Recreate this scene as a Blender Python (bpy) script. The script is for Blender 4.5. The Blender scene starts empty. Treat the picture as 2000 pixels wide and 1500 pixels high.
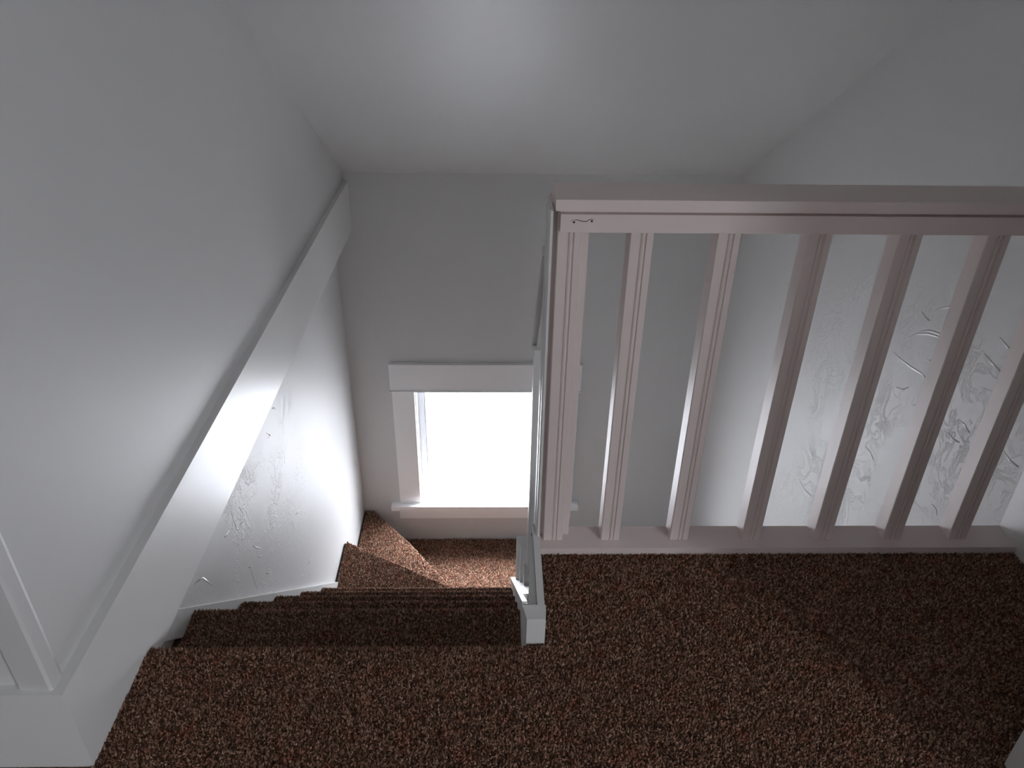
import bpy, bmesh, math, random
import numpy as np
from mathutils import Vector, Matrix

random.seed(7)
RNG = np.random.default_rng(11)
SC = bpy.context.scene
COL = SC.collection

# ------------------------------------------------------------------ camera
F_PX, PITCH, YAW, ROLL, CAM_Z = 1507.1, 0.5461, 0.0273, 0.0167, 1.1
cy, sy = math.cos(YAW), math.sin(YAW)
cp, sp = math.cos(PITCH), math.sin(PITCH)
cr, sr = math.cos(ROLL), math.sin(ROLL)
right0 = Vector((cy, -sy, 0))
fwd = Vector((cp * sy, cp * cy, -sp))
down0 = Vector((-sp * sy, -sp * cy, -cp))
ax_r = right0 * cr - down0 * sr
ax_d = right0 * sr + down0 * cr
cam_data = bpy.data.cameras.new('camera')
cam_data.sensor_width = 36.0
cam_data.lens = F_PX / 2000 * 36.0
cam_data.clip_start = 0.02
cam = bpy.data.objects.new('camera', cam_data)
COL.objects.link(cam)
M = Matrix((ax_r, -ax_d, -fwd)).transposed().to_4x4()
M.translation = Vector((0, 0, CAM_Z))
cam.matrix_world = M
SC.camera = cam

# ------------------------------------------------------------------ sky, portals, exposure
SC.view_settings.view_transform = 'Standard'
SC.view_settings.look = 'None'
SC.view_settings.gamma = 1.0
SC.view_settings.use_curve_mapping = False
SC.view_settings.exposure = 2.12
SC.cycles.max_bounces = 14
SC.cycles.diffuse_bounces = 9
SC.cycles.glossy_bounces = 5
SC.cycles.transparent_max_bounces = 12
SC.cycles.caustics_reflective = False

SKY = 9.3
world = bpy.data.worlds.new('overcast_sky')
SC.world = world
world.use_nodes = True
wt = world.node_tree
wt.nodes.clear()
tc = wt.nodes.new('ShaderNodeTexCoord')
sep = wt.nodes.new('ShaderNodeSeparateXYZ')
ramp = wt.nodes.new('ShaderNodeValToRGB')
mr = wt.nodes.new('ShaderNodeMapRange')
mr.inputs['From Min'].default_value = -1
mr.inputs['From Max'].default_value = 1
bg = wt.nodes.new('ShaderNodeBackground')
wo = wt.nodes.new('ShaderNodeOutputWorld')
e = ramp.color_ramp.elements
e[0].position = 0.0
e[0].color = (0.395, 0.41, 0.44, 1)           # pale ground under the overcast sky
e[1].position = 1.0
e[1].color = (1.55, 1.60, 1.70, 1)              # overcast zenith
for pos, c in ((0.488, (0.395, 0.41, 0.44, 1)), (0.512, (0.48, 0.50, 0.54, 1))):
    el = e.new(pos)
    el.color = c
bg.inputs['Strength'].default_value = SKY
wt.links.new(tc.outputs['Generated'], sep.inputs[0])
wt.links.new(sep.outputs['Z'], mr.inputs['Value'])
wt.links.new(mr.outputs['Result'], ramp.inputs['Fac'])
wt.links.new(ramp.outputs['Color'], bg.inputs['Color'])
wt.links.new(bg.outputs['Background'], wo.inputs['Surface'])


def portal(name, loc, size, direction):
    d = bpy.data.lights.new(name, 'AREA')
    d.shape = 'RECTANGLE'
    d.size, d.size_y = size
    d.cycles.is_portal = True
    o = bpy.data.objects.new(name, d)
    o.location = loc
    o.rotation_euler = Vector(direction).to_track_quat('-Z', 'Y').to_euler()
    COL.objects.link(o)


# measured room dimensions (metres; landing floor is z = 0)
XL, XU, XW = -0.598, -0.616, -0.676            # ledge face, upper left wall, stairwell left wall
YB, YN, YC = 3.124, 0.925, 0.702               # back wall, landing nosing, front of the left corner
ZL = 0.166                                     # baseboard / ledge height
Y1, GO, RI = 1.216, 0.231, 0.223               # second nosing, going, rise
XT, XTR = -0.659, 0.076                        # tread ends
YR = 1.147                                     # railing front plane
SLOPE, ZC = 0.641, 0.202                       # sloped ceiling
ZBOT = -2.75
WIN = (-0.378, 0.305, -1.511, -0.831)          # stair window opening x0 x1 z0 z1
WIN2 = (-2.2, -1.2, 0.9, 1.78)                  # window in the room behind (y0 y1 z0 z1), in its right wall
portal('stair_window_portal', (0.5 * (WIN[0] + WIN[1]), YB + 0.245, 0.5 * (WIN[2] + WIN[3])), (0.9, 0.9), (0, -1, 0))
portal('rear_window_portal', (2.24, 0.5 * (WIN2[0] + WIN2[1]), 0.5 * (WIN2[2] + WIN2[3])), (1.3, 1.2), (-1, 0, 0))


# ------------------------------------------------------------------ materials
def new_mat(name):
    m = bpy.data.materials.new(name)
    m.use_nodes = True
    nt = m.node_tree
    return m, nt, nt.nodes['Principled BSDF']


def node(nt, kind, **kw):
    n = nt.nodes.new(kind)
    for k, v in kw.items():
        if k in n.inputs:
            n.inputs[k].default_value = v
        else:
            setattr(n, k, v)
    return n


def paint(name, color, rough, peel=0.0006, scale=90.0, mottle=0.03, streak=None, spec=0.5):
    """painted surface: colour with faint mottling, roller stipple as bump"""
    m, nt, b = new_mat(name)
    t = node(nt, 'ShaderNodeTexCoord')
    n1 = node(nt, 'ShaderNodeTexNoise', Scale=2.3, Detail=4.0)
    nt.links.new(t.outputs['Object'], n1.inputs['Vector'])
    mx = node(nt, 'ShaderNodeMix', data_type='RGBA')
    mx.inputs[6].default_value = tuple(c * (1 - mottle) for c in color) + (1,)
    mx.inputs[7].default_value = tuple(min(1, c * (1 + mottle)) for c in color) + (1,)
    nt.links.new(n1.outputs['Fac'], mx.inputs[0])
    nt.links.new(mx.outputs[2], b.inputs['Base Color'])
    n2 = node(nt, 'ShaderNodeTexNoise', Scale=scale, Detail=3.0, Roughness=0.6)
    if streak:
        mp = node(nt, 'ShaderNodeMapping')
        mp.inputs['Scale'].default_value = streak
        nt.links.new(t.outputs['Object'], mp.inputs['Vector'])
        nt.links.new(mp.outputs['Vector'], n2.inputs['Vector'])
    else:
        nt.links.new(t.outputs['Object'], n2.inputs['Vector'])
    bp = node(nt, 'ShaderNodeBump', Strength=0.5, Distance=peel)
    nt.links.new(n2.outputs['Fac'], bp.inputs['Height'])
    nt.links.new(bp.outputs['Normal'], b.inputs['Normal'])
    b.inputs['Roughness'].default_value = rough
    b.inputs['Specular IOR Level'].default_value = spec
    return m


def plaster(name, color, rough, center, radius, amount):
    """painted wall with a rough, trowelled plaster repair around `center`"""
    m, nt, b = new_mat(name)
    L = nt.links.new
    t = node(nt, 'ShaderNodeTexCoord')
    n1 = node(nt, 'ShaderNodeTexNoise', Scale=2.0, Detail=4.0)
    L(t.outputs['Object'], n1.inputs['Vector'])
    mx = node(nt, 'ShaderNodeMix', data_type='RGBA')
    mx.inputs[6].default_value = tuple(c * 0.97 for c in color) + (1,)
    mx.inputs[7].default_value = tuple(c * 1.03 for c in color) + (1,)
    L(n1.outputs['Fac'], mx.inputs[0])
    L(mx.outputs[2], b.inputs['Base Color'])
    peel = node(nt, 'ShaderNodeTexNoise', Scale=85.0, Detail=3.0)
    L(t.outputs['Object'], peel.inputs['Vector'])
    # trowel marks: distorted, stretched noise with sharp ridges
    wob = node(nt, 'ShaderNodeTexNoise', Scale=6.0, Detail=2.0)
    L(t.outputs['Object'], wob.inputs['Vector'])
    add = node(nt, 'ShaderNodeMix', data_type='RGBA', blend_type='LINEAR_LIGHT')
    add.inputs[0].default_value = 0.12
    L(t.outputs['Object'], add.inputs[6])
    L(wob.outputs['Color'], add.inputs[7])
    vor = node(nt, 'ShaderNodeTexNoise', Scale=17.0, Detail=6.0, Roughness=0.62, noise_type='FBM')
    L(add.outputs[2], vor.inputs['Vector'])
    rg = node(nt, 'ShaderNodeMath', operation='SUBTRACT')
    rg.inputs[1].default_value = 0.5
    L(vor.outputs['Fac'], rg.inputs[0])
    ab = node(nt, 'ShaderNodeMath', operation='ABSOLUTE')
    L(rg.outputs[0], ab.inputs[0])
    rp = node(nt, 'ShaderNodeMapRange')
    rp.inputs['From Min'].default_value = 0.0
    rp.inputs['From Max'].default_value = 0.05
    rp.inputs['To Min'].default_value = 1.0
    rp.inputs['To Max'].default_value = 0.0
    L(ab.outputs[0], rp.inputs['Value'])
    # where the repair is: distance falloff broken up by noise
    dist = node(nt, 'ShaderNodeVectorMath', operation='DISTANCE')
    dist.inputs[1].default_value = center
    L(t.outputs['Object'], dist.inputs[0])
    ms = node(nt, 'ShaderNodeMapRange')
    ms.inputs['From Min'].default_value = radius
    ms.inputs['From Max'].default_value = radius * 0.35
    L(dist.outputs['Value'], ms.inputs['Value'])
    n3 = node(nt, 'ShaderNodeTexNoise', Scale=5.0, Detail=3.0)
    L(t.outputs['Object'], n3.inputs['Vector'])
    m3 = node(nt, 'ShaderNodeMapRange')
    m3.inputs['From Min'].default_value = 0.42
    m3.inputs['From Max'].default_value = 0.62
    L(n3.outputs['Fac'], m3.inputs['Value'])
    mm = node(nt, 'ShaderNodeMath', operation='MULTIPLY')
    L(ms.outputs['Result'], mm.inputs[0])
    L(m3.outputs['Result'], mm.inputs[1])
    mk = node(nt, 'ShaderNodeMath', operation='MULTIPLY')
    L(mm.outputs[0], mk.inputs[0])
    L(rp.outputs['Result'], mk.inputs[1])
    sc_ = node(nt, 'ShaderNodeMath', operation='MULTIPLY')
    sc_.inputs[1].default_value = amount
    L(mk.outputs[0], sc_.inputs[0])
    pl = node(nt, 'ShaderNodeMath', operation='MULTIPLY_ADD')
    pl.inputs[1].default_value = 0.12
    L(peel.outputs['Fac'], pl.inputs[0])
    L(sc_.outputs[0], pl.inputs[2])
    bp = node(nt, 'ShaderNodeBump', Strength=0.6, Distance=0.0022)
    L(pl.outputs[0], bp.inputs['Height'])
    L(bp.outputs['Normal'], b.inputs['Normal'])
    b.inputs['Roughness'].default_value = rough
    return m


WALL = (0.605, 0.603, 0.60)
M_WALL = paint('grey_wall_paint', WALL, 0.55)
M_WALL_L = plaster('grey_wall_paint_left', WALL, 0.50, (XW, 1.7, -0.4), 0.75, 0.6)
M_WALL_R = plaster('grey_wall_paint_right', WALL, 0.50, (1.05, 1.7, -0.2), 1.1, 0.75)
M_RIDGE = paint('bare_plaster_ridge_paint', (0.62, 0.618, 0.615), 0.3, peel=0.0002)
M_ROOM = paint('white_room_paint', (0.80, 0.79, 0.77), 0.6)
M_CEIL = paint('ceiling_paint', (0.605, 0.605, 0.60), 0.44, peel=0.0008, scale=60)
M_TRIM = paint('white_gloss_trim_paint', (0.68, 0.68, 0.67), 0.36, peel=0.0004, scale=70, streak=(1, 0.1, 1))
M_RAIL = paint('off_white_railing_paint', (0.69, 0.60, 0.58), 0.45, peel=0.0005, scale=60)
M_WHITE = paint('white_window_paint', (0.84, 0.845, 0.85), 0.35, peel=0.0003, scale=60)
M_VINYL = paint('white_vinyl', (0.62, 0.63, 0.66), 0.4, peel=0.0001)
m, nt, b = new_mat('dark_nail_hole')
b.inputs['Base Color'].default_value = (0.06, 0.045, 0.04, 1)
b.inputs['Roughness'].default_value = 0.8
M_HOLE = m

# carpet backing and pile
m, nt, b = new_mat('brown_carpet_backing')
t = node(nt, 'ShaderNodeTexCoord')
n = node(nt, 'ShaderNodeTexNoise', Scale=260.0, Detail=2.0)
nt.links.new(t.outputs['Object'], n.inputs['Vector'])
r = node(nt, 'ShaderNodeValToRGB')
r.color_ramp.elements[0].position = 0.35
r.color_ramp.elements[0].color = (0.030, 0.018, 0.012, 1)
r.color_ramp.elements[1].position = 0.7
r.color_ramp.elements[1].color = (0.16, 0.11, 0.08, 1)
nt.links.new(n.outputs['Fac'], r.inputs['Fac'])
nt.links.new(r.outputs['Color'], b.inputs['Base Color'])
bp = node(nt, 'ShaderNodeBump', Strength=0.8, Distance=0.004)
nt.links.new(n.outputs['Fac'], bp.inputs['Height'])
nt.links.new(bp.outputs['Normal'], b.inputs['Normal'])
b.inputs['Roughness'].default_value = 0.95
b.inputs['Specular IOR Level'].default_value = 0.1
M_CARPET = m

m, nt, b = new_mat('brown_fleck_carpet_pile')
at = node(nt, 'ShaderNodeAttribute', attribute_name='tuft')
r = node(nt, 'ShaderNodeValToRGB')
els = r.color_ramp.elements
els[0].position, els[0].color = 0.0, (0.066, 0.034, 0.020, 1)
els[1].position, els[1].color = 1.0, (0.76, 0.54, 0.41, 1)
for pos, c in ((0.30, (0.175, 0.086, 0.056, 1)), (0.55, (0.37, 0.21, 0.142, 1)), (0.8, (0.57, 0.355, 0.25, 1))):
    el = els.new(pos)
    el.color = c
nt.links.new(at.outputs['Fac'], r.inputs['Fac'])
t = node(nt, 'ShaderNodeTexCoord')
n = node(nt, 'ShaderNodeTexNoise', Scale=26.0, Detail=3.0)
nt.links.new(t.outputs['Object'], n.inputs['Vector'])
mr_ = node(nt, 'ShaderNodeMapRange')
mr_.inputs['From Min'].default_value = 0.52
mr_.inputs['From Max'].default_value = 0.68
mr_.inputs['To Max'].default_value = 0.55
nt.links.new(n.outputs['Fac'], mr_.inputs['Value'])
mx = node(nt, 'ShaderNodeMix', data_type='RGBA', blend_type='MULTIPLY')
mx.inputs[7].default_value = (1.1, 0.66, 0.60, 1)
nt.links.new(mr_.outputs['Result'], mx.inputs[0])
nt.links.new(r.outputs['Color'], mx.inputs[6])
nt.links.new(mx.outputs[2], b.inputs['Base Color'])
b.inputs['Roughness'].default_value = 0.9
b.inputs['Specular IOR Level'].default_value = 0.15
tl = nt.nodes.new('ShaderNodeBsdfTranslucent')
ml = node(nt, 'ShaderNodeMixShader')
ml.inputs[0].default_value = 0.3
nt.links.new(mx.outputs[2], tl.inputs['Color'])
nt.links.new(b.outputs[0], ml.inputs[1])
nt.links.new(tl.outputs[0], ml.inputs[2])
nt.links.new(ml.outputs[0], nt.nodes['Material Output'].inputs['Surface'])
M_PILE = m

# clear glass: sharp fresnel reflection over straight transmission
m = bpy.data.materials.new('clear_window_glass')
m.use_nodes = True
nt = m.node_tree
nt.nodes.clear()
out = nt.nodes.new('ShaderNodeOutputMaterial')
lw = node(nt, 'ShaderNodeLayerWeight', Blend=0.5)       # facing term: the same from both sides of the pane
pw = node(nt, 'ShaderNodeMath', operation='POWER')
pw.inputs[1].default_value = 5.0
fr = node(nt, 'ShaderNodeMapRange')
fr.inputs['To Min'].default_value = 0.04
nt.links.new(lw.outputs['Facing'], pw.inputs[0])
nt.links.new(pw.outputs[0], fr.inputs['Value'])
tr = nt.nodes.new('ShaderNodeBsdfTransparent')
gl = node(nt, 'ShaderNodeBsdfGlossy', Roughness=0.02)
ms_ = nt.nodes.new('ShaderNodeMixShader')
nt.links.new(fr.outputs[0], ms_.inputs[0])
nt.links.new(tr.outputs[0], ms_.inputs[1])
nt.links.new(gl.outputs[0], ms_.inputs[2])
nt.links.new(ms_.outputs[0], out.inputs['Surface'])
M_GLASS = m


# ------------------------------------------------------------------ mesh helpers
def link(name, bm, mat, parent=None, bevel=0.0, segs=2, smooth=False):
    if bevel > 0:
        es = [ed for ed in bm.edges if len(ed.link_faces) == 2 and ed.calc_face_angle(0) > 0.5]
        bmesh.ops.bevel(bm, geom=es, offset=bevel, segments=segs, profile=0.7, affect='EDGES')
    bmesh.ops.recalc_face_normals(bm, faces=bm.faces)
    me = bpy.data.meshes.new(name)
    bm.to_mesh(me)
    bm.free()
    me.materials.append(mat)
    if smooth:
        for p in me.polygons:
            p.use_smooth = True
    o = bpy.data.objects.new(name, me)
    COL.objects.link(o)
    if parent:
        o.parent = parent
    return o


def struct(name, bm, mat, parent=None, **kw):
    o = link(name, bm, mat, parent, **kw)
    if not parent:
        o['kind'] = 'structure'
    return o


def thing(name, label, cat, kind=None):
    o = bpy.data.objects.new(name, None)
    o.empty_display_size = 0.05
    COL.objects.link(o)
    if kind:
        o['kind'] = kind
    else:
        o['label'] = label
        o['category'] = cat
    return o


def box(bm, x0, x1, y0, y1, z0, z1):
    v = [bm.verts.new(p) for p in ((x0, y0, z0), (x1, y0, z0), (x1, y1, z0), (x0, y1, z0),
                                   (x0, y0, z1), (x1, y0, z1), (x1, y1, z1), (x0, y1, z1))]
    for f in ((0, 3, 2, 1), (4, 5, 6, 7), (0, 1, 5, 4), (1, 2, 6, 5), (2, 3, 7, 6), (3, 0, 4, 7)):
        bm.faces.new([v[i] for i in f])
    return bm


def boxes(*bs):
    bm = bmesh.new()
    for b_ in bs:
        box(bm, *b_)
    return bm


def prism(pts, axis, a0, a1, bm=None):
    """closed outline pts extruded along axis ('x': pts are (y,z); 'y': (x,z); 'z': (x,y))"""
    bm = bm or bmesh.new()

    def P(p, a):
        return {'x': (a, p[0], p[1]), 'y': (p[0], a, p[1]), 'z': (p[0], p[1], a)}[axis]
    A = [bm.verts.new(P(p, a0)) for p in pts]
    B = [bm.verts.new(P(p, a1)) for p in pts]
    n_ = len(pts)
    bm.faces.new(A)
    bm.faces.new(list(reversed(B)))
    for i in range(n_):
        j = (i + 1) % n_
        bm.faces.new((A[i], B[i], B[j], A[j]))
    return bm


def tube(pts, rad, flat=(1, 1, 1), sides=6):
    """thin tapering tube through pts, squashed by `flat` about each point (plaster ridges)"""
    bm = bmesh.new()
    rings = []
    P = [Vector(p) for p in pts]
    for i, p in enumerate(P):
        d = (P[min(i + 1, len(P) - 1)] - P[max(i - 1, 0)]).normalized()
        u = d.orthogonal().normalized()
        w = d.cross(u)
        s = math.sin(math.pi * (i + 0.35) / (len(P) - 0.3)) * rad
        ring = []
        for k in range(sides):
            a = 2 * math.pi * k / sides
            q = (u * math.cos(a) + w * math.sin(a)) * max(s, rad * 0.15)
            ring.append(bm.verts.new(p + Vector((q.x * flat[0], q.y * flat[1], q.z * flat[2]))))
        rings.append(ring)
    for a, b_ in zip(rings, rings[1:]):
        for k in range(sides):
            bm.faces.new((a[k], a[(k + 1) % sides], b_[(k + 1) % sides], b_[k]))
    bm.faces.new(rings[0])
    bm.faces.new(rings[-1])
    return bm


def pile(name, P, N, parent, h=0.0075, rad=0.0023):
    """carpet tufts: one small leaning pyramid at every point P along normal N"""
    n_ = len(P)
    P = np.asarray(P, float)
    N = np.asarray(N, float)
    lean = RNG.normal(0, 0.42, (n_, 3))
    D = N + lean
    D /= np.linalg.norm(D, axis=1)[:, None]
    hh = h * RNG.uniform(0.65, 1.15, n_)[:, None]
    tang = np.cross(N, RNG.normal(0, 1, (n_, 3)))
    tang /= np.linalg.norm(tang, axis=1)[:, None]
    bit = np.cross(N, tang)
    rr = rad * RNG.uniform(0.8, 1.25, n_)[:, None]
    base = P - N * 0.001
    V = np.empty((n_, 5, 3))
    V[:, 0] = base + tang * rr
    V[:, 1] = base + bit * rr
    V[:, 2] = base - tang * rr
    V[:, 3] = base - bit * rr
    V[:, 4] = base + D * hh
    tris = np.array([[0, 1, 4], [1, 2, 4], [2, 3, 4], [3, 0, 4]])
    idx = (np.arange(n_)[:, None, None] * 5 + tris[None]).reshape(-1)
    me = bpy.data.meshes.new(name)
    me.vertices.add(n_ * 5)
    me.vertices.foreach_set('co', V.reshape(-1))
    nt_ = n_ * 4
    me.loops.add(nt_ * 3)
    me.loops.foreach_set('vertex_index', idx.astype(np.int32))
    me.polygons.add(nt_)
    me.polygons.foreach_set('loop_start', np.arange(0, nt_ * 3, 3, dtype=np.int32))
    at_ = me.attributes.new('tuft', 'FLOAT', 'POINT')
    val = np.clip(RNG.beta(1.5, 1.8, n_), 0, 1)
    at_.data.foreach_set('value', np.repeat(val, 5).astype(np.float32))
    me.update(calc_edges=True)
    me.materials.append(M_PILE)
    o = bpy.data.objects.new(name, me)
    COL.objects.link(o)
    o.parent = parent
    o['kind'] = 'stuff'
    return o


def scatter_strip(prof, x0, x1, step):
    """points and normals over a profile of (y,z) swept from x0 to x1; the outside is to the left of travel"""
    Ps, Ns = [], []
    for (ya, za), (yb, zb) in zip(prof, prof[1:]):
        L_ = math.hypot(yb - ya, zb - za)
        cnt = int(L_ * (x1 - x0) / step ** 2)
        if cnt < 1:
            continue
        s = RNG.uniform(0, 1, cnt)
        x = RNG.uniform(x0, x1, cnt)
        Ps.append(np.stack([x, ya + (yb - ya) * s, za + (zb - za) * s], 1))
        Ns.append(np.tile([0, -(zb - za) / L_, (yb - ya) / L_], (cnt, 1)))
    return np.concatenate(Ps), np.concatenate(Ns)


def scatter_rect(x0, x1, y0, y1, z, step):
    nx, ny = int((x1 - x0) / step), int((y1 - y0) / step)
    gx, gy = np.meshgrid((np.arange(nx) + 0.5) / nx, (np.arange(ny) + 0.5) / ny)
    gx = gx.ravel() + RNG.uniform(-0.5, 0.5, nx * ny) / nx
    gy = gy.ravel() + RNG.uniform(-0.5, 0.5, nx * ny) / ny
    P_ = np.stack([x0 + gx * (x1 - x0), y0 + gy * (y1 - y0), np.full(nx * ny, z)], 1)
    return P_, np.tile([0.0, 0.0, 1.0], (nx * ny, 1))


def in_poly(P_, poly):
    x, y = P_[:, 0], P_[:, 1]
    ins = np.zeros(len(P_), bool)
    for (xa, ya), (xb, yb) in zip(poly, poly[1:] + poly[:1]):
        c = ((ya > y) != (yb > y)) & (x < (xb - xa) * (y - ya) / (yb - ya + 1e-12) + xa)
        ins ^= c
    return ins


def nosing_profile(y_nose, z_top, rad=0.016, y_back=None, z_bot=None, overhang=0.022):
    """outline (y,z) of a carpeted step front, walked from the back over the nose and down the riser"""
    pts = [(y_back, z_top)]
    for k in range(9):
        a = math.pi / 2 - k * math.pi / 8
        pts.append((y_nose - rad + rad * math.cos(a), z_top - rad + rad * math.sin(a)))
    pts.append((y_nose - overhang, z_top - 2 * rad - 0.002))
    pts.append((y_nose - overhang, z_bot))
    return pts


# ------------------------------------------------------------------ setting: walls, ceiling, floor
# left wall: upper wall on a thicker ledge, stairwell wall below set back
bm = prism([(-0.80, ZBOT), (XW, ZBOT), (XW, -0.030), (XU, -0.030), (XU, 2.45), (-0.80, 2.45)], 'y', YC + 0.018, YB + 0.2)
wall_left = struct('wall_left', bm, M_WALL_L, bevel=0.004)
# a strip of filler down the corner, slightly proud of the wall
link('corner_bead', prism([(XU - 0.046, YC + 0.019), (XU - 0.044, YC + 0.009), (XU - 0.002, YC + 0.006), (XU + 0.0022, YC + 0.009),
                           (XU + 0.0026, YC + 0.03), (XU - 0.001, YC + 0.04)], 'z', ZL - 0.01, 2.2), M_WALL, wall_left)
struct('wall_front_left', boxes((-1.9, -0.80, YC + 0.018, YC + 0.16, -0.05, 2.45)), M_WALL)
struct('wall_front_right', boxes((0.782, 2.1, 0.57, 0.693, 0.0, 2.45)), M_WALL, bevel=0.004)
bm = prism([(1.08, 0.60), (1.08, 1.212), (1.018, YB + 0.01), (1.3, YB + 0.01), (1.3, 0.60)], 'z', ZBOT, 2.45)
wall_right = struct('wall_right', bm, M_WALL_R)
x0, x1, z0, z1 = WIN
struct('wall_back', boxes((-0.95, x0, YB, YB + 0.2, ZBOT, 0.42), (x1, 1.3, YB, YB + 0.2, ZBOT, 0.42),
                          (x0, x1, YB, YB + 0.2, ZBOT, z0 - 0.02), (x0, x1, YB, YB + 0.2, z1, 0.42)), M_WALL)
zt = lambda y: ZC + SLOPE * (YB - y)
bm = prism([(YB + 0.2, zt(YB + 0.2)), (-0.22, zt(-0.22)), (-2.8, zt(-0.22)), (-2.8, zt(-0.22) + 0.2), (-0.22, zt(-0.22) + 0.2),
            (YB + 0.2, zt(YB + 0.2) + 0.2)], 'x', -1.95, 2.15)
struct('ceiling', bm, M_CEIL)
# room behind the camera
struct('wall_room_left', boxes((-2.0, -1.9, -2.8, 0.9, -0.2, 2.5)), M_ROOM)
a0, a1, c0, c1 = WIN2
struct('wall_room_right', boxes((2.1, 2.2, -2.8, a0, -0.2, 2.5), (2.1, 2.2, a1, 0.9, -0.2, 2.5),
                                (2.1, 2.2, a0, a1, -0.2, c0), (2.1, 2.2, a0, a1, c1, 2.5)), M_ROOM)
struct('wall_rear', boxes((-2.0, 2.2, -2.8, -2.65, -0.2, 2.5)), M_ROOM)
# stairwell below
struct('floor_lower', boxes((-0.8, 2.4, 0.6, YB + 0.2, ZBOT - 0.1, ZBOT)), M_CARPET)
struct('wall_under_landing', boxes((0.106, 2.4, 1.02, 1.14, ZBOT, -0.19)), M_WALL)

# landing floor (carpet laid over it), with the rounded edge over the top riser
prof = nosing_profile(YN, 0.0, y_back=-2.7, z_bot=-RI + 0.001)
bm = prism(list(reversed(prof + [(-2.7, -RI + 0.001)])), 'x', -0.62, 0.0585)
box(bm, 0.0585, 1.10, -2.7, 0.9255, -0.19, 0.0)
box(bm, 0.0785, 1.10, 0.9255, 1.212, -0.19, 0.0)
box(bm, -2.0, -0.62, -2.7, 0.75, -0.19, 0.0)
box(bm, 1.10, 2.2, -2.7, 0.75, -0.19, 0.0)
floor = struct('floor', bm, M_CARPET)
P1, N1 = scatter_rect(XL - 0.002, 1.062, 0.50, YN - 0.017, 0.0, 0.0029)
P2, N2 = scatter_rect(0.094, 1.062, YN - 0.017, YR + 0.001, 0.0, 0.0029)
keep = ~((P1[:, 0] > 0.778) & (P1[:, 1] < 0.697))
P1, N1 = P1[keep], N1[keep]
P3, N3 = scatter_strip(prof[1:-1] + [(YN - 0.022, -0.06)], XL - 0.002, 0.058, 0.0027)
P4, N4 = scatter_rect(0.056, 0.096, YN - 0.017, YN - 0.004, 0.0, 0.0028)
pile('carpet_pile', np.concatenate([P1, P2, P3, P4]), np.concatenate([N1, N2, N3, N4]), floor)

# baseboards and the long board that caps the ledge over the stairs
bm = prism([(-1.9, YC), (XL, YC), (XL, YB), (XU - 0.001, YB), (XU - 0.001, YC + 0.0185), (-1.9, YC + 0.0185)], 'z', -0.036, ZL)
struct('baseboard_left', bm, M_TRIM, bevel=0.003)
struct('baseboard_right', boxes((1.0625, 1.081, 0.694, 1.212, 0.001, 0.17)), M_TRIM, bevel=0.003)
struct('baseboard_front_right', boxes((0.80, 2.1, 0.554, 0.57, 0.001, ZL)), M_TRIM, bevel=0.003)
# chipped drips of old plaster under the far end of the ledge board
for k, (ya, yb, dz) in enumerate(((2.98, 3.12, 0.05), (2.80, 2.99, 0.025), (2.70, 2.78, 0.015))):
    pts = [(ya, -0.03)] + [(ya + (yb - ya) * s, -0.03 - dz * (0.45 + 0.55 * math.sin(7 * s + k) ** 2) * math.sin(math.pi * min(0.5, 0.15 + s * 0.6)))
                           for s in (0.0, 0.2, 0.45, 0.6, 0.8, 1.0)] + [(yb, -0.03)]
    link('plaster_chip', prism(pts, 'x', XU - 0.03, XU + 0.006), M_WALL, wall_left)


# ------------------------------------------------------------------ plaster ridges left by the trowel
def ray(u, v):
    a, b_ = (u - 1000) / F_PX, (v - 750) / F_PX
    return fwd + ax_r * a + ax_d * b_


def on_right(u, v):
    """point of the right wall plane (through (1.08,1.212) and (1.018,YB)) in direction of pixel u,v"""
    d = ray(u, v)
    n_ = Vector((YB - 1.212, 0.062, 0))
    t_ = (n_.dot(Vector((1.08, 1.212, 0)) - Vector((0, 0, CAM_Z)))) / n_.dot(d)
    return Vector((0, 0, CAM_Z)) + d * t_


def on_left(u, v):
    d = ray(u, v)
    return Vector((0, 0, CAM_Z)) + d * (XW / d.x)


right_marks = [
    [(1775, 658), (1792, 652), (1812, 652), (1830, 657), (1846, 666)],
    [(1796, 647), (1815, 646), (1832, 651), (1848, 659)],
    [(1745, 688), (1762, 704), (1780, 718), (1800, 730), (1812, 742)],
    [(1800, 608), (1808, 622), (1816, 626)],
    [(1826, 606), (1842, 602), (1860, 598), (1876, 604)],
    [(1815, 703), (1826, 712), (1834, 704)],
    [(1820, 716), (1829, 710), (1838, 713)],
    [(1952, 658), (1966, 676), (1982, 692)],
    [(1922, 690), (1938, 710), (1960, 732)],
    [(1750, 756), (1762, 762), (1774, 756)],
    [(1784, 792), (1794, 790), (1798, 796)],
    [(1640, 790), (1648, 800), (1645, 806)],
    [(1870, 820), (1884, 830), (1894, 846)],
    [(1960, 880), (1972, 900), (1990, 912)],
    [(1852, 845), (1860, 858), (1874, 864)],
    [(1560, 935), (1570, 955), (1584, 968)],
    [(1690, 872), (1700, 884), (1706, 898)],
    [(1820, 985), (1828, 996), (1830, 1006)],
]
for mk in right_marks:
    pts = [on_right(*p) for p in mk]
    link('plaster_ridge', tube(pts, 0.0036, (0.10, 1, 1)), M_RIDGE, wall_right, smooth=True)
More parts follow.
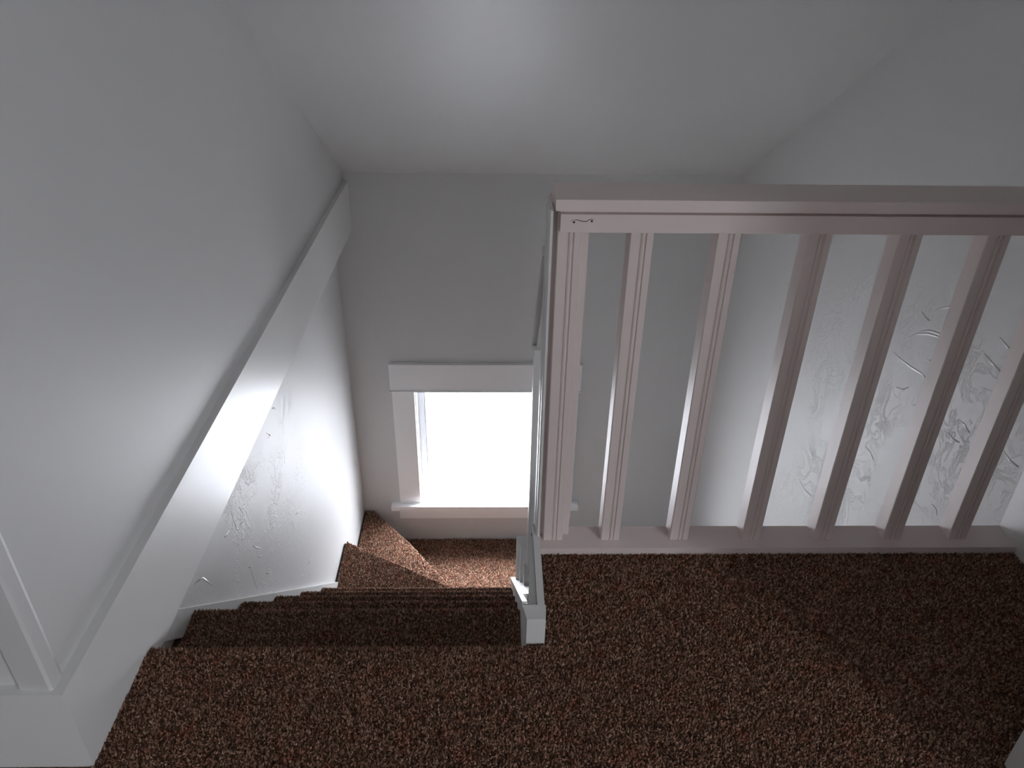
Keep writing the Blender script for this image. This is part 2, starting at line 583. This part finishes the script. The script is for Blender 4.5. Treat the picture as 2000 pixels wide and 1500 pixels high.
left_marks = [
    [(378, 1142), (388, 1133), (397, 1129), (406, 1136), (416, 1144)],
    [(494, 1066), (502, 1070), (510, 1072)],
    [(490, 1110), (494, 1122), (498, 1136), (503, 1150)],
    [(486, 1108), (493, 1107)],
    [(505, 1088), (512, 1086)],
    [(577, 1005), (583, 1000), (585, 995)],
    [(602, 1102), (606, 1095), (612, 1089)],
    [(520, 1120), (530, 1119)],
    [(466, 990), (474, 1000), (476, 1016), (468, 1026)],
    [(452, 1002), (458, 1018), (462, 1034)],
    [(520, 846), (528, 850), (523, 856)],
    [(531, 798), (536, 796), (540, 799)],
    [(464, 868), (468, 838 + 32), (470, 866)],
    [(560, 870), (556, 890), (556, 905)],
    [(448, 1036), (442, 1046), (438, 1050)],
    [(570, 1018), (574, 1028), (572, 1040)],
    [(590, 1130), (591, 1122)],
    [(604, 1118), (605, 1124)],
]
for mk in left_marks:
    pts = [on_left(*p) for p in mk]
    link('plaster_ridge', tube(pts, 0.0030, (0.14, 1, 1)), M_RIDGE, wall_left, smooth=True)

# ------------------------------------------------------------------ stair window
w = thing('window_1', '', '', 'structure')
yf = YB
link('head_casing', boxes((-0.489, 0.411, yf - 0.022, yf, -0.829, -0.684)), M_WHITE, w, bevel=0.002)
link('head_fillet', boxes((-0.491, 0.413, yf - 0.027, yf, -0.831, -0.826)), M_WHITE, w, bevel=0.001)
link('side_casing', boxes((-0.483, -0.378, yf - 0.018, yf, -1.511, -0.830)), M_WHITE, w, bevel=0.002)
link('side_casing', boxes((0.305, 0.404, yf - 0.018, yf, -1.511, -0.830)), M_WHITE, w, bevel=0.002)
link('stool', boxes((-0.527, 0.437, yf - 0.05, yf + 0.10, -1.538, -1.511)), M_WHITE, w, bevel=0.004)
link('apron_board', boxes((-0.49, 0.404, yf - 0.018, yf, -1.615, -1.537)), M_WHITE, w, bevel=0.002)
link('jamb', boxes((x0 - 0.02, x0 + 0.006, yf, yf + 0.2, z0 - 0.02, z1 + 0.02)), M_WHITE, w)
link('jamb', boxes((x1 - 0.006, x1 + 0.02, yf, yf + 0.2, z0 - 0.02, z1 + 0.02)), M_WHITE, w)
link('jamb', boxes((x0, x1, yf, yf + 0.2, z1 - 0.004, z1 + 0.02)), M_WHITE, w)
link('window_sill', boxes((x0, x1, yf + 0.099, yf + 0.23, z0 - 0.03, z0 + 0.004)), M_VINYL, w)
sash_y = yf + 0.06
fw = 0.034
link('sash', boxes((x0, x0 + fw, sash_y, sash_y + 0.045, z0, z1), (x1 - fw, x1, sash_y, sash_y + 0.045, z0, z1),
                   (x0 + fw, x1 - fw, sash_y, sash_y + 0.045, z1 - 0.026, z1), (x0 + fw, x1 - fw, sash_y, sash_y + 0.045, z0, z0 + 0.012)),
     M_VINYL, w)
link('glazing_stop', boxes((x0 + fw, x0 + fw + 0.008, sash_y + 0.01, sash_y + 0.04, z0 + 0.012, z1 - 0.026),
                           (x1 - fw - 0.008, x1 - fw, sash_y + 0.01, sash_y + 0.04, z0 + 0.012, z1 - 0.026)), M_VINYL, w)
link('glass_pane', boxes((x0 + 0.03, x1 - 0.03, sash_y + 0.022, sash_y + 0.026, z0 + 0.01, z1 - 0.022)), M_GLASS, w)

# window of the room behind the camera, where the fill light comes from
w2 = thing('window_2', '', '', 'structure')
link('casing', boxes((2.082, 2.1, a0 - 0.1, a0, c0, c1 + 0.1), (2.082, 2.1, a1, a1 + 0.1, c0, c1 + 0.1), (2.082, 2.1, a0, a1, c1, c1 + 0.1)), M_WHITE, w2)
link('stool', boxes((2.05, 2.14, a0 - 0.13, a1 + 0.13, c0 - 0.03, c0)), M_WHITE, w2)
link('sash', boxes((2.14, 2.18, a0, a0 + 0.05, c0, c1), (2.14, 2.18, a1 - 0.05, a1, c0, c1), (2.14, 2.18, a0, a1, c0, c0 + 0.05),
                   (2.14, 2.18, a0, a1, c1 - 0.05, c1), (2.145, 2.175, a0, a1, 0.5 * (c0 + c1) - 0.02, 0.5 * (c0 + c1) + 0.02)), M_VINYL, w2)
link('glass_pane', boxes((2.158, 2.162, a0 + 0.04, a1 - 0.04, c0 + 0.04, c1 - 0.04)), M_GLASS, w2)

# ------------------------------------------------------------------ staircase
st = thing('staircase', 'narrow brown carpeted staircase winding down to the window between grey walls', 'staircase')
for k in range(1, 6):
    yn = Y1 + (k - 1) * GO
    z = -k * RI
    yb = (YN if k == 1 else yn - GO) - 0.022
    pr_ = nosing_profile(yn, z, y_back=yb, z_bot=z - RI + 0.001)
    bm = prism(list(reversed(pr_ + [(yb, z - RI + 0.001)])), 'x', XW + 0.001, 0.0590 + 0.003 * (k - 1))
    o = link('tread', bm, M_CARPET, st)
    step = 0.0029 if k < 3 else 0.0034
    P_, N_ = scatter_strip(pr_[:-1] + [(yn - 0.022, z - 0.06)], (XW + 0.013 if k == 1 else XT + 0.004), 0.0545 + 0.003 * (k - 1), step)
    pile('carpet_pile', P_, N_, o)
# winders: three turned treads round the inner corner
PIV = (XTR, 2.205)


def winder(poly, nose, z, zb, step=0.004):
    bm = prism(poly, 'z', zb, z)
    es = [ed for ed in bm.edges if all(abs(v.co.z - z) < 1e-6 for v in ed.verts)]
    bmesh.ops.bevel(bm, geom=es, offset=0.014, segments=4, profile=0.5, affect='EDGES')
    o = link('winder_tread', bm, M_CARPET, st)
    xs, ys = [p[0] for p in poly], [p[1] for p in poly]
    P_, N_ = scatter_rect(min(xs), max(xs), min(ys), max(ys), z, step)
    k_ = in_poly(P_, [tuple(p) for p in poly]) & (P_[:, 0] > XW + 0.012) & (P_[:, 1] < YB - 0.008)
    Ps, Ns = [P_[k_]], [N_[k_]]
    for (xa, ya), (xb, yb_) in zip(nose, nose[1:]):
        L_ = math.hypot(xb - xa, yb_ - ya)
        c_ = int(L_ * 0.05 / step ** 2)
        s = RNG.uniform(0, 1, c_)
        nx, ny = -(yb_ - ya) / L_, (xb - xa) / L_
        zz = z - RNG.uniform(0.002, 0.05, c_)
        Ps.append(np.stack([np.maximum(xa + (xb - xa) * s, XW + 0.013), np.minimum(ya + (yb_ - ya) * s, YB - 0.009), zz], 1))
        Ns.append(np.tile([nx, ny, 0.5], (c_, 1)))
    pile('carpet_pile', np.concatenate(Ps), np.concatenate(Ns), o, h=0.0075, rad=0.0032)
    return o


y5 = Y1 + 4 * GO - 0.022
ZW1, ZW2, ZW3 = -6 * RI, -1.575, -1.772
w1 = [(XW, 2.632), PIV]
winder([(XW + 0.001, y5), (XTR, y5), PIV, (XW + 0.001, 2.632)], list(reversed(w1))[::-1], ZW1, ZW2 + 0.001)
w2n = [(-0.632, YB - 0.001), (-0.60, 3.085), (-0.415, 2.868), (-0.186, 2.558), PIV]
winder([(XW + 0.001, 2.615), (XTR, 2.19), PIV] + w2n[::-1][1:] + [(XW + 0.001, YB - 0.001)], w2n, ZW2, ZW3 + 0.001)
winder([(XTR - 0.001, 2.19), (0.33, 2.19), (0.33, YB - 0.001), (-0.635, YB - 0.001), (-0.60, 3.07), (-0.415, 2.853), (-0.19, 2.545)],
       [(0.33, YB), (0.33, 2.2)], ZW3, ZW3 - 0.2)
for k in range(2):                                     # the flight goes on to the right, below the landing
    za = ZW3 - (k + 1) * 0.2
    bm = boxes((0.31 + 0.23 * k, 0.56 + 0.23 * k, 2.19, YB - 0.001, ZBOT + 0.001, za))
    link('tread', bm, M_CARPET, st, bevel=0.012)
# skirt board on the left wall, stringer and closed side on the right
nl = lambda y: -RI - (y - Y1) * (RI / GO)             # line through the nosings
ys0, ys1 = 1.045, 2.40
bm = prism([(ys0, nl(ys0) + 0.004), (ys0, nl(ys0) - 0.075), (ys1, nl(ys1) - 0.12), (ys1, nl(ys1) + 0.012)], 'x', XW + 0.0005, XT)
link('skirt_board', bm, M_TRIM, st, bevel=0.002)
sx = lambda y: 0.0505 + (y - 0.96) * 0.0132
bm = bmesh.new()


def slanted(y0_, y1_, xa, xb, top0, bot):
    """board along the stairs between offsets xa, xb from the stringer line; heights relative to the nosing line"""
    pts_ = ((y0_, nl(y0_) + top0), (y1_, nl(y1_) + top0), (y1_, bot if bot < -1 else nl(y1_) + bot), (y0_, bot if bot < -1 else nl(y0_) + bot))
    A_ = [bm.verts.new((sx(y) + xa, y, z)) for y, z in pts_]
    B_ = [bm.verts.new((sx(y) + xb, y, z)) for y, z in pts_]
    bm.faces.new(A_)
    bm.faces.new(B_[::-1])
    for q in range(4):
        bm.faces.new((A_[q], B_[q], B_[(q + 1) % 4], A_[(q + 1) % 4]))


slanted(0.962, 1.165, 0.0, 0.009, 0.045, 0.012)
slanted(1.165, 2.20, 0.0, 0.046, 0.045, 0.012)
slanted(1.165, 2.20, 0.0125, 0.044, 0.013, ZBOT + 0.001)
link('stringer', bm, M_TRIM, st, bevel=0.002)

# ------------------------------------------------------------------ landing railing
rl = thing('landing_railing', 'level off-white painted balustrade along the edge of the carpeted landing', 'railing')
rx1 = 1.0795
link('bottom_rail', boxes((0.092, rx1, YR, 1.212, 0.0, 0.018)), M_RAIL, rl, bevel=0.0025)
link('cap_rail', boxes((0.094, rx1, YR, 1.236, 0.713, 0.731)), M_RAIL, rl, bevel=0.0025)
bm = prism([(YR + 0.008, 0.676), (YR + 0.008, 0.7055), (YR + 0.017, 0.7065), (YR + 0.017, 0.7125), (YR + 0.030, 0.7125), (YR + 0.030, 0.676)], 'x', 0.103, rx1)
ap = link('apron_rail', bm, M_RAIL, rl, bevel=0.0015)
for px, py in ((1121, 434), (1156, 432)):
    d = ray(px, py)
    p = Vector((0, 0, CAM_Z)) + d * ((YR + 0.008) / d.y)
    bm = bmesh.new()
    bmesh.ops.create_cone(bm, cap_ends=True, segments=12, radius1=0.0022, radius2=0.0016, depth=0.0016,
                          matrix=Matrix.Translation(p) @ Matrix.Rotation(math.pi / 2, 4, 'X'))
    link('nail_head', bm, M_HOLE, ap)
bm = tube([Vector((0, 0, CAM_Z)) + ray(u, v) * ((YR + 0.008) / ray(u, v).y) for u, v in
           ((1113, 432), (1120, 430), (1128, 429.5), (1136, 432), (1146, 432.5), (1151, 429), (1158, 427.5), (1163, 429.5))], 0.0007)
link('paint_crack', bm, M_HOLE, ap)

BY0, BY1, BW = 1.171, 1.209, 0.038


def baluster_mesh(w_, y0, y1, z0_, z1_, flip=False):
    """square stick whose front carries a stepped stop moulding: flat, groove, bead, groove, flat"""
    pr_ = [(0, y1), (0, y0 + 0.002), (0.0015, y0), (0.40 * w_, y0), (0.43 * w_, y0 + 0.0028), (0.47 * w_, y0 + 0.0028),
           (0.50 * w_, y0 + 0.0005), (0.56 * w_, y0 - 0.0005), (0.61 * w_, y0 + 0.0005), (0.64 * w_, y0 + 0.0028), (0.68 * w_, y0 + 0.0028),
           (0.71 * w_, y0), (w_ - 0.0015, y0), (w_, y0 + 0.002), (w_, y1)]
    return prism([(x - w_ / 2, y) for x, y in pr_], 'z', z0_, z1_)


proto = None
for x in (0.236, 0.3765, 0.524, 0.671, 0.815, 0.951):
    if proto is None:
        proto = link('baluster', baluster_mesh(BW, BY0, BY1, 0.017, 0.714), M_RAIL, rl)
        o = proto
    else:
        o = proto.copy()
        COL.objects.link(o)
    o.location.x = x
# corner post with moulded facings on the landing side and the stair side
cpst = link('corner_post', boxes((0.090, 0.153, 1.189, 1.236, -0.10, 0.7135)), M_RAIL, rl, bevel=0.002)
o = link('post_moulding', baluster_mesh(0.039, BY0, 1.190, 0.017, 0.714), M_RAIL, cpst)
o.location.x = 0.1195
bm = prism([(0.091, 1.150), (0.087, 1.150), (0.0845, 1.153), (0.0845, 1.167), (0.0875, 1.170), (0.0875, 1.173), (0.0835, 1.177),
            (0.0825, 1.188), (0.0835, 1.198), (0.0875, 1.202), (0.0875, 1.205), (0.0845, 1.208), (0.0845, 1.226), (0.087, 1.2305), (0.091, 1.2305)],
           'z', -0.05, 0.712)
link('post_moulding', bm, M_TRIM, cpst)
# low curb along the landing edge with a plinth block at its end
bm = boxes((0.0605, 0.0780, YN + 0.035, 1.163, -0.205, 0.036), (0.0785, 0.0915, YN + 0.035, 1.188, 0.0005, 0.047),
           (0.0605, 0.0780, 0.932, YN + 0.0345, -0.205, -0.0005))
for v in bm.verts:
    if v.co.x < 0.07:
        v.co.x += (v.co.y - 0.955) * 0.072
link('curb', bm, M_TRIM, rl, bevel=0.0025)
bm = prism([(0.058, YN + 0.001), (0.0905, YN + 0.001), (0.0925, YN + 0.0335), (0.0505, YN + 0.0335)], 'z', 0.0005, 0.062)
prism([(0.0585, YN + 0.0012), (0.078, YN + 0.0012), (0.078, YN + 0.0333), (0.0508, YN + 0.0333)], 'z', -0.06, 0.001, bm)
link('plinth_block', bm, M_TRIM, rl, bevel=0.0025)

# ------------------------------------------------------------------ railing that runs down the stairs
sr_ = thing('stair_railing', 'white sloping handrail running down the right side of the stairs behind the corner post', 'handrail')
ya, za_, yb_, zb_ = 1.256, 0.665, 1.585, 0.235
dd = Vector((0, yb_ - ya, zb_ - za_)).normalized()
nn = Vector((0, -dd.z, dd.y))
hq = lambda t0, t1, h0, h1: [((Vector((0, ya, za_)) + dd * t + nn * h).y, (Vector((0, ya, za_)) + dd * t + nn * h).z)
                             for t, h in ((t0, h0), (t1, h0), (t1, h1), (t0, h1))]
LL = math.hypot(yb_ - ya, zb_ - za_)
hr = link('handrail', prism(hq(0, LL, -0.018, 0.018), 'x', 0.097, 0.135), M_TRIM, sr_, bevel=0.003)
link('handrail_lip', prism(hq(0.11, LL - 0.03, -0.010, 0.012), 'x', 0.0865, 0.0975), M_TRIM, hr, bevel=0.002)


def foot(x0_, x1_, y0_, y1_, z_top, up=0.0):
    """upright whose foot is cut to the slope of the stringer"""
    b_ = lambda y: nl(y) + 0.0455
    return prism([(y0_, b_(y0_)), (y1_, b_(y1_)), (y1_, z_top), (y0_, z_top)], 'x', x0_, x1_)


link('baluster', foot(0.0905, 0.128, 1.525, 1.563, 0.262), M_TRIM, sr_, bevel=0.002)
link('plinth_block', foot(0.083, 0.131, 1.515, 1.573, nl(1.55) + 0.11), M_TRIM, sr_, bevel=0.003)
link('newel_post', foot(0.078, 0.122, 1.93, 1.972, nl(1.95) + 0.23), M_TRIM, sr_, bevel=0.005)
link('newel_post', foot(0.082, 0.122, 1.735, 1.773, nl(1.755) + 0.21), M_TRIM, sr_, bevel=0.004)

# ------------------------------------------------------------------ descriptions of the setting
for nm, lab, cat in (
        ('wall_left', 'grey painted wall on the left with a thick ledge and a roughly plastered stairwell part below', 'wall'),
        ('wall_right', 'grey wall beyond the white balusters with trowel marks in its plaster', 'wall'),
        ('wall_back', 'grey end wall at the foot of the stairs holding the small window', 'wall'),
        ('wall_front_left', 'grey wall facing the camera left of the outside corner', 'wall'),
        ('wall_front_right', 'end of a grey wall at the bottom right of the landing', 'wall'),
        ('ceiling', 'grey ceiling sloping down to the end wall over the stairs', 'ceiling'),
        ('floor', 'landing floor under dark brown flecked carpet in the foreground', 'floor'),
        ('baseboard_left', 'tall white board along the left wall running level over the stairs', 'baseboard'),
        ('baseboard_right', 'white baseboard on the right wall where the railing ends', 'baseboard'),
        ('window_1', 'small bright white-cased window at the foot of the stairs', 'window')):
    o = bpy.data.objects[nm]
    o['label'] = lab
    o['category'] = cat
